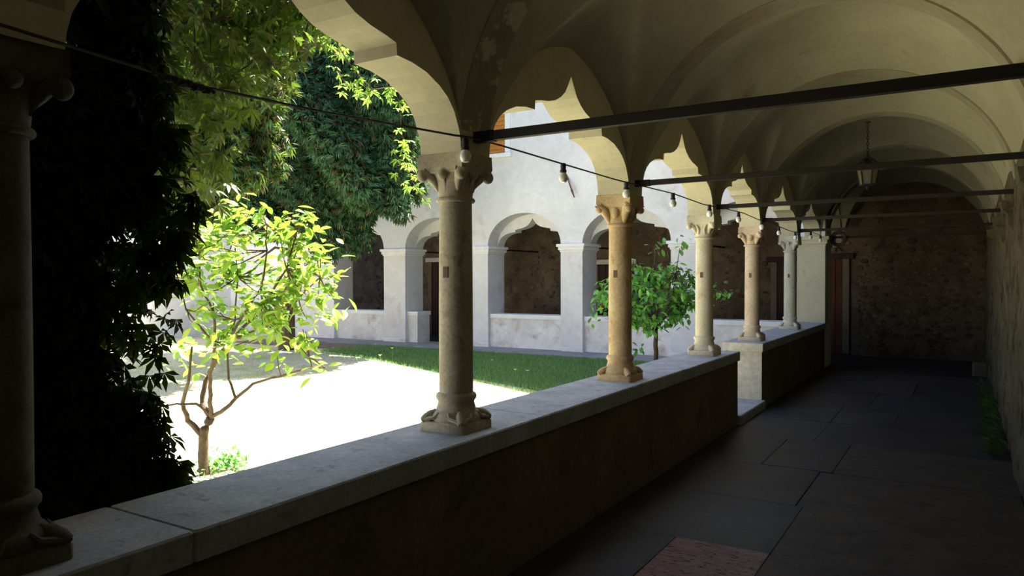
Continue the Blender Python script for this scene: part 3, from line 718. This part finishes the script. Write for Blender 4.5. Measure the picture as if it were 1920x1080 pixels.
# shaded lemon tree
b2 = Vector((-1.44, 10.05, 0)); t = empty('lemon_tree', b2, 'shaded dark green lemon tree between the orange-tan and cream columns', 'tree')
def d2(u, v, dy=0): return at(u, v, 'Y', 10.05+dy)
segs = [('trunk', [(b2.x, b2.y, -.05), d2(1229, 700), d2(1230, 660), d2(1229, 620)], .040, .030),
        ('branch', [d2(1229, 620), d2(1215, 600), d2(1190, 585), d2(1160, 560), d2(1140, 530)], .02, .005),
        ('branch', [d2(1229, 620), d2(1250, 590, .1), d2(1275, 560, .2), d2(1300, 520, .2), d2(1340, 545, .3)], .02, .005),
        ('branch', [d2(1229, 620), d2(1232, 570), d2(1225, 520), d2(1228, 470), d2(1230, 455)], .02, .005),
        ('branch', [d2(1240, 600), d2(1260, 560, -.2), d2(1268, 510, -.2), d2(1275, 465, -.2)], .012, .004),
        ('branch', [d2(1222, 600), d2(1200, 560, .2), d2(1185, 510, .3), d2(1190, 480, .3)], .012, .004)]
branchy(t, 'bark_dark', segs)
ends = [Vector(p) for s in segs[1:] for p in s[1][2:]]
P = crown(t, ends, 210, d2(1215, 560), (.78, .7, .52), 'bark_dark')
P += [Vector(d2(random.gauss(u, 9), random.gauss(v, 9), random.uniform(-.2, .3))) for u, v, n_ in ((1280, 455, 12), (1230, 462, 12), (1350, 545, 14), (1362, 540, 6), (1120, 560, 16), (1115, 590, 8), (1195, 650, 10), (1270, 500, 14), (1150, 600, 12), (1300, 560, 14)) for _ in range(n_)]
N = len(P); LM = leaf_meshes('leaf', [OVAL, OVAL2], 'lemon2')
leaves(t, P, RNG.uniform(.08, .125, N), rots(N, (-70, 10), 40), LM, [OVAL, OVAL2], 'lemon2')
fr = MB(); ff = d2(1131, 572, -.3)-b2
tag(fr.blob(ff, (.035, .035, .05), 10, 8).build('fruit', 'wood_red', t), None)

# ------------------------------------------------------------------ creeper round the dark column and hanging from above
def region(poly, n):
    """random points of an outline drawn in (Y, Z)"""
    xs = [p[0] for p in poly]; ys = [p[1] for p in poly]; out = []
    while len(out) < n:
        x, y = random.uniform(min(xs), max(xs)), random.uniform(min(ys), max(ys)); c = False
        for i in range(len(poly)):
            (x1, y1), (x2, y2) = poly[i], poly[i-1]
            if (y1 > y) != (y2 > y) and x < (x2-x1)*(y-y1)/(y2-y1)+x1: c = not c
        if c: out.append((x, y))
    return out
def outline(px, X): return [(at(u, v, 'X', X)[1], at(u, v, 'X', X)[2]) for u, v in px]
t = empty('creeper', (-.6, 1.4, 0), 'dense dark leafy creeper hanging behind the shadowed column down to the parapet', 'climbing plant')
poly = outline([(-60, -100), (340, -100), (325, 60), (335, 200), (380, 300), (395, 390), (360, 440), (345, 520), (345, 620), (325, 700), (315, 780), (345, 860), (375, 912), (200, 985), (-60, 1040)], -.34)
pts = region(poly, 9000); cl = lambda y, z: mn.noise(Vector((y*3.2, z*3.2, 1.7)))+.5*mn.noise(Vector((y*8, z*8, 4)))
edge_y = lambda z: max([p_[0] for p_ in poly if abs(p_[1]-z) < .35] or [1.9])
pts = [q for q in pts if cl(*q) > .17-1.15*(edge_y(q[1])-q[0]) or q[1] < 1.15 or random.random() < .12]; P = np.array([(-.36-abs(random.gauss(0, .26)), y, max(z, .1)) for y, z in pts])
P = P[(P[:, 0] < -.32) | (P[:, 2] > .85)]; P = P[~((P[:, 2] > 2.1) & (P[:, 0] > -.25))]
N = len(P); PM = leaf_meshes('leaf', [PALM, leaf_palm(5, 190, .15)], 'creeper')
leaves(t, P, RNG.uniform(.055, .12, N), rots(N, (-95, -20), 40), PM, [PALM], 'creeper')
n = 9000; P = np.stack([-.33-np.abs(RNG.normal(0, .28, n)), RNG.uniform(-3.4, .95, n), RNG.uniform(.3, 5.2, n)], 1)-np.array(t.location)  # unseen leaf mass added to darken the near column and coping
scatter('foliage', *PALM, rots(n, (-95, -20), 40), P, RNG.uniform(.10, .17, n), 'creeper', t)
st = MB()
for k in range(16):
    y, x = random.uniform(1.0, 1.5), random.uniform(-.75, -.5); p = [Vector((x, y, 0))]
    while p[-1].z < 4.6: p.append(p[-1]+Vector((random.gauss(0, .025), random.gauss(0, .025), .25)))
    st.tube([q-Vector(t.location) for q in p], random.uniform(.008, .02), 6)
o = st.build('stem', 'bark_dark', t); o['kind'] = 'stuff'
# overhead curtain, partly in the sun
t = empty('hanging_creeper', (-1.4, 2.4, 4.2), 'translucent green creeper curtain hanging from overhead across the top of the opening', 'climbing plant')
O = Vector(t.location)
poly = outline([(180, -160), (600, -160), (620, 30), (660, 90), (560, 60), (520, 130), (470, 200), (400, 230), (380, 330), (340, 390), (300, 400), (200, 300)], -1.4)
pts = region(poly, 2300); P = np.array([(-1.4+random.uniform(-.45, .35), y, z) for y, z in pts]); N = len(P)
PM = leaf_meshes('leaf', [PALM], 'creeper_mid')
leaves(t, P, RNG.uniform(.07, .12, N), rots(N, (-90, -20), 40), PM, [PALM], 'creeper_mid')
poly = outline([(330, -160), (600, -160), (640, 60), (560, 40), (470, 130), (380, 150), (330, 90)], -1.7)
P = np.array([(-1.75+random.uniform(-.35, .35), y, z) for y, z in region(poly, 1100)])-np.array(O); N = len(P)
scatter('foliage', *PALM, rots(N, (-80, 0), 40), P, RNG.uniform(.07, .12, N), 'creeper_lit', t)
n = 7000; P = np.stack([RNG.uniform(-2.3, -.35, n), RNG.uniform(-1.5, 3.6, n), RNG.uniform(4.1, 5.6, n)], 1)-np.array(O)  # unseen leaf mass added overhead to shade the curtain below
scatter('foliage', *PALM, rots(n, (-80, 0), 40), P, RNG.uniform(.08, .15, n), 'creeper_mid', t)
st = MB()
for k in range(9):
    y = random.uniform(1.6, 3.4); x = random.uniform(-1.8, -1.1); p = [Vector((x, y, 4.8))]
    while p[-1].z > random.uniform(2.6, 3.4): p.append(p[-1]+Vector((random.gauss(0, .04), random.gauss(0, .05), -.15)))
    st.tube([q-O for q in p], .005, 5)
a, b_ = at(330, 45, 'X', -1.2), at(560, 0, 'X', -1.2); st.tube([a-O, (a.lerp(b_, .5)-O)+Vector((0, 0, -.03)), b_-O], .007, 6)
for u0, v0, u1, v1, s in ((395, 15, 395, 160, 0), (365, 20, 365, 140, 0), (330, 60, 470, 120, -.2), (410, 170, 440, 140, -.03)):
    a, b_ = at(u0, v0, 'X', -1.2), at(u1, v1, 'X', -1.2); st.tube([a-O, (a.lerp(b_, .5)-O)+Vector((0, 0, s)), b_-O], .004, 5)
o = st.build('stem', 'bark_dark', t); o['kind'] = 'stuff'
# sunlit sprigs: stem with leaf rosettes
SP = [('sunlit creeper sprig arching along the inner edge of the arch', [(585, -20), (610, 40), (640, 95), (655, 120), (680, 150), (700, 168), (735, 162), (752, 150)], -1.15),
      ('long sunlit creeper sprig hanging beside the grey-beige column', [(738, 120), (750, 180), (752, 230), (757, 270), (750, 310), (745, 345)], -1.1),
      ('short sunlit creeper sprig drooping to the right near the capital', [(757, 270), (765, 320), (778, 350), (790, 366), (800, 380)], -1.2),
      ('bright creeper sprig crossing the top of the cypress', [(600, 60), (625, 90), (632, 130), (650, 160), (668, 168), (690, 180)], -1.3)]
for lab, px, X in SP:
    pts = [at(u, v, 'X', X) for u, v in px]; r0 = Vector(pts[0]); t = empty('creeper_sprig', r0, lab, 'climbing plant', 'sunlit creeper sprigs')
    MB().tube([p-r0 for p in pts], .004, 5).build('stem', 'bark', t)
    P = []
    for a, b_ in zip(pts, pts[1:]):
        for k in range(max(2, int((b_-a).length/.028))): P.append(a.lerp(b_, random.random())+Vector([random.gauss(0, .035) for _ in range(3)]))
    N = len(P); PM = leaf_meshes('leaf', [leaf_palm(5, 200, .14)], 'creeper_lit')
    leaves(t, P, RNG.uniform(.05, .085, N), rots(N, (-70, 10), 40), PM, [PALM], 'creeper_lit', limit=70)

# ------------------------------------------------------------------ cypress and trees behind
TUFT = ([(0, 0, 0), (-.12, .45, .04), (.12, .45, -.02), (0, 1, -.1), (-.3, .5, 0), (-.32, .95, -.05), (.3, .5, .02), (.30, .9, .05), (0, .3, .05)],
        [(0, 2, 1), (1, 2, 3), (0, 4, 5), (0, 8, 5), (0, 6, 7), (0, 8, 7)])
def tree_mass(root, cen, rad, n, mats, size, bottom=None):
    off = np.array(root.location)
    for mat, share in mats:
        k = int(n*share); d = RNG.normal(size=(k, 3)); d /= np.linalg.norm(d, axis=1)[:, None]
        r = RNG.uniform(.45, 1, k)**.45
        # lobes
        lob = 1+.16*np.sin(d[:, 0]*7+d[:, 2]*5)+.10*np.sin(d[:, 1]*11+d[:, 2]*9)
        P = np.array(cen)+d*np.array(rad)*(r*lob)[:, None]
        scatter('foliage', *TUFT, rots(k, (-95, 10), 60), P-off, RNG.uniform(size*.7, size*1.3, k), mat, root)
t = empty('cypress_tree', (-10.75, 11.5, 0), 'broad drooping dark cypress in front of the far facade', 'tree')
tree_mass(t, (-9.15, 11.5, 5.1), (2.0, 1.5, 2.55), 60000, [('cypress', .86), ('cypress_dry', .14)], .17)
c2 = at(490, 375, 'Y', 11.0); tree_mass(t, tuple(c2), (1.5, 1.0, .75), 15000, [('cypress', .8), ('cypress_dry', .2)], .17)
trunk = MB().tube([(0, 0, -.1), (.03, 0, 1.2), (.35, .05, 2.6), (1.0, 0, 4.5), (1.5, 0, 7)], [.2, .16, .14, .1, .04], 12).build('trunk', 'bark', t)
bb = MB()
for k in range(26):
    z = random.uniform(2.2, 5.5); q = random.uniform(0, 6.28); r = random.uniform(.9, 1.6)
    bb.tube([(z*.2, 0, z), (z*.2+r*.5*math.cos(q), r*.5*math.sin(q), z+.1), (z*.2+.1+r*math.cos(q), r*math.sin(q), z-.25)], [.045, .03, .012], 6)
o = bb.build('branch', 'bark', t); o['kind'] = 'stuff'
t = empty('evergreen_tree', (-9.6, 6.6, 0), 'dark evergreen tree left of the cypress behind the creeper', 'tree')
ec = at(345, 215, 'Y', 7.4)
tree_mass(t, (ec.x, 7.4, ec.z), (1.75, 1.3, 1.45), 30000, [('creeper_mid', .6), ('cypress', .25), ('cypress_dry', .15)], .17)
MB().tube([(0, 0, -.1), (.05, 0, 1.5), (.0, .05, 3.0), (.1, 0, 5.5)], [.15, .12, .10, .05], 12).build('trunk', 'bark', t)
t = empty('shrub', (-7.2, 3.2, 0), 'sunlit green shrub glimpsed through the dark creeper', 'shrub')
tree_mass(t, (-7.2, 3.2, 1.1), (1.0, .9, 1.1), 6000, [('lemon', 1)], .12)
MB().tube([(0, 0, -.1), (0, 0, 1.2)], .04, 8).build('trunk', 'bark', t)

# ------------------------------------------------------------------ turf, soil, flowers and weeds
rg = MB(); Yg0, Yg1 = 8.3, 13.15
edge = lambda x: 11.0-.387*(x+7.8)  # turf stops at the shadow line, building the shade's outline into the ground
rg.add([(-9.6, edge(-9.6), -.02), (-.9, edge(-.9), -.02), (-.9, Yg1, -.02), (-9.6, Yg1, -.02), (-9.6, edge(-9.6), .012), (-.9, edge(-.9), .012), (-.9, Yg1, .012), (-9.6, Yg1, .012)], [(0, 3, 2, 1), (4, 5, 6, 7), (0, 1, 5, 4), (1, 2, 6, 5), (2, 3, 7, 6), (3, 0, 4, 7)])
rg.build('turf', 'turf', kind='structure', label='shaded green turf, cut along the shadow edge, in front of the far arcade')
MB().box((-13.5, 12.1, -.02), (-9.2, 13.15, .016)).build('soil_bed', 'soil', kind='structure', label='brown bare soil by the far arcade')
BL = ([(-.08, 0, 0), (.08, 0, 0), (.05, .6, .06), (-.05, .6, .06), (0, 1, .22)], [(0, 1, 2), (0, 2, 3), (3, 2, 4)])
n = 60000; P = np.stack([RNG.uniform(-9.9, -.95, n), RNG.uniform(Yg0, 13.2, n), np.full(n, .0)], 1)
P = P[P[:, 1] > 11.0-.387*(P[:, 0]+7.8)-RNG.exponential(.15, n)]; n = len(P)  # green blades kept to the shaded side of that line
scatter('grass', *BL, rots(n, (35, 90), 20), P, RNG.uniform(.03, .075, n), 'grass', label='short green grass growing in the courtyard turf')
n = 30000; P = np.stack([RNG.uniform(-11, -.5, n), RNG.uniform(1.5, 9.5, n), np.full(n, .0)], 1)
scatter('sunlit_grass', *BL, rots(n, (10, 80), 20), P, RNG.uniform(.02, .05, n), 'grass_sunlit', label='sparse grass, coloured pale for the sun, on the sunlit ground')
fm = [(712, 690, 'tallest yellow wild flower at the lit edge left of the grey column'), (735, 676, 'small yellow wild flower left of the grey column, beside a taller one'), (922, 690, 'pale wild flower in the shaded turf just right of the grey column'),
      (988, 712, 'yellow wild flower at the turf edge above the parapet, farthest right'), (966, 716, 'thin wild flower between two others right of the grey column'), (704, 664, 'lone low wild flower on the brown soil near the far pavement')]
for i, (u, v, lab) in enumerate(fm):
    p = at(u, v, 'Z', .02); t = empty('wild_flower', (p.x, p.y, 0), lab, 'flower', 'yellow wild flowers in the courtyard grass')
    h = random.uniform(.14, .26); s = MB().tube([(0, 0, 0), (.01, .0, h*.5), (.0, .01, h)], .004, 5).build('stem', 'grass', t)
    b = MB()
    for k in range(7): q = k*.9; b.add([(0, .01, h), (.035*math.cos(q), .01+.035*math.sin(q), h+.012), (.035*math.cos(q+.6), .01+.035*math.sin(q+.6), h+.012)], [(0, 1, 2)])
    b.blob((0, .01, h+.005), .012, 6, 4); b.build('flower_head', 'yellow', t)
t = empty('ground_weed', (*at(420, 880, 'Z', 0).xy, 0), 'low leafy weed at the foot of the sunlit lemon tree', 'weed')
n = 260; P = RNG.normal(0, .10, (n, 3)); P[:, 2] = np.abs(P[:, 2])*.5+.01; scatter('foliage', *OVAL, rots(n, (0, 70), 30), P, RNG.uniform(.04, .07, n), 'lemon2', t)
# pellitory along the foot of the right wall
for i, (y, sc_, lab) in enumerate(((11.0, 1.0, 'weed clump at the right wall foot, farthest one'), (9.9, 1.15, 'broad dark weed clump at the right wall foot, second farthest'), (8.9, 1.2, 'bushy weed clump at the right wall foot, middle of the row'), (8.0, .9, 'small weed clump at the right wall foot, nearest one'))):
    t = empty('weed_clump', (XR-.05, y, 0), lab, 'weed', 'weeds along the foot of the right wall')
    n = 170; P = np.stack([-np.abs(RNG.normal(0, .055*sc_, n)), RNG.normal(0, .16*sc_, n), np.abs(RNG.normal(.05, .09*sc_, n))], 1)
    R_ = rots(n, (0, 60), 30, (40, 140)); 
    for k in range(24):
        o = bpy.data.objects.new('leaf', LM[0]) if False else None
    scatter('foliage', *leaf_oval(.13), R_, P, RNG.uniform(.06, .12, n), 'weed', t)
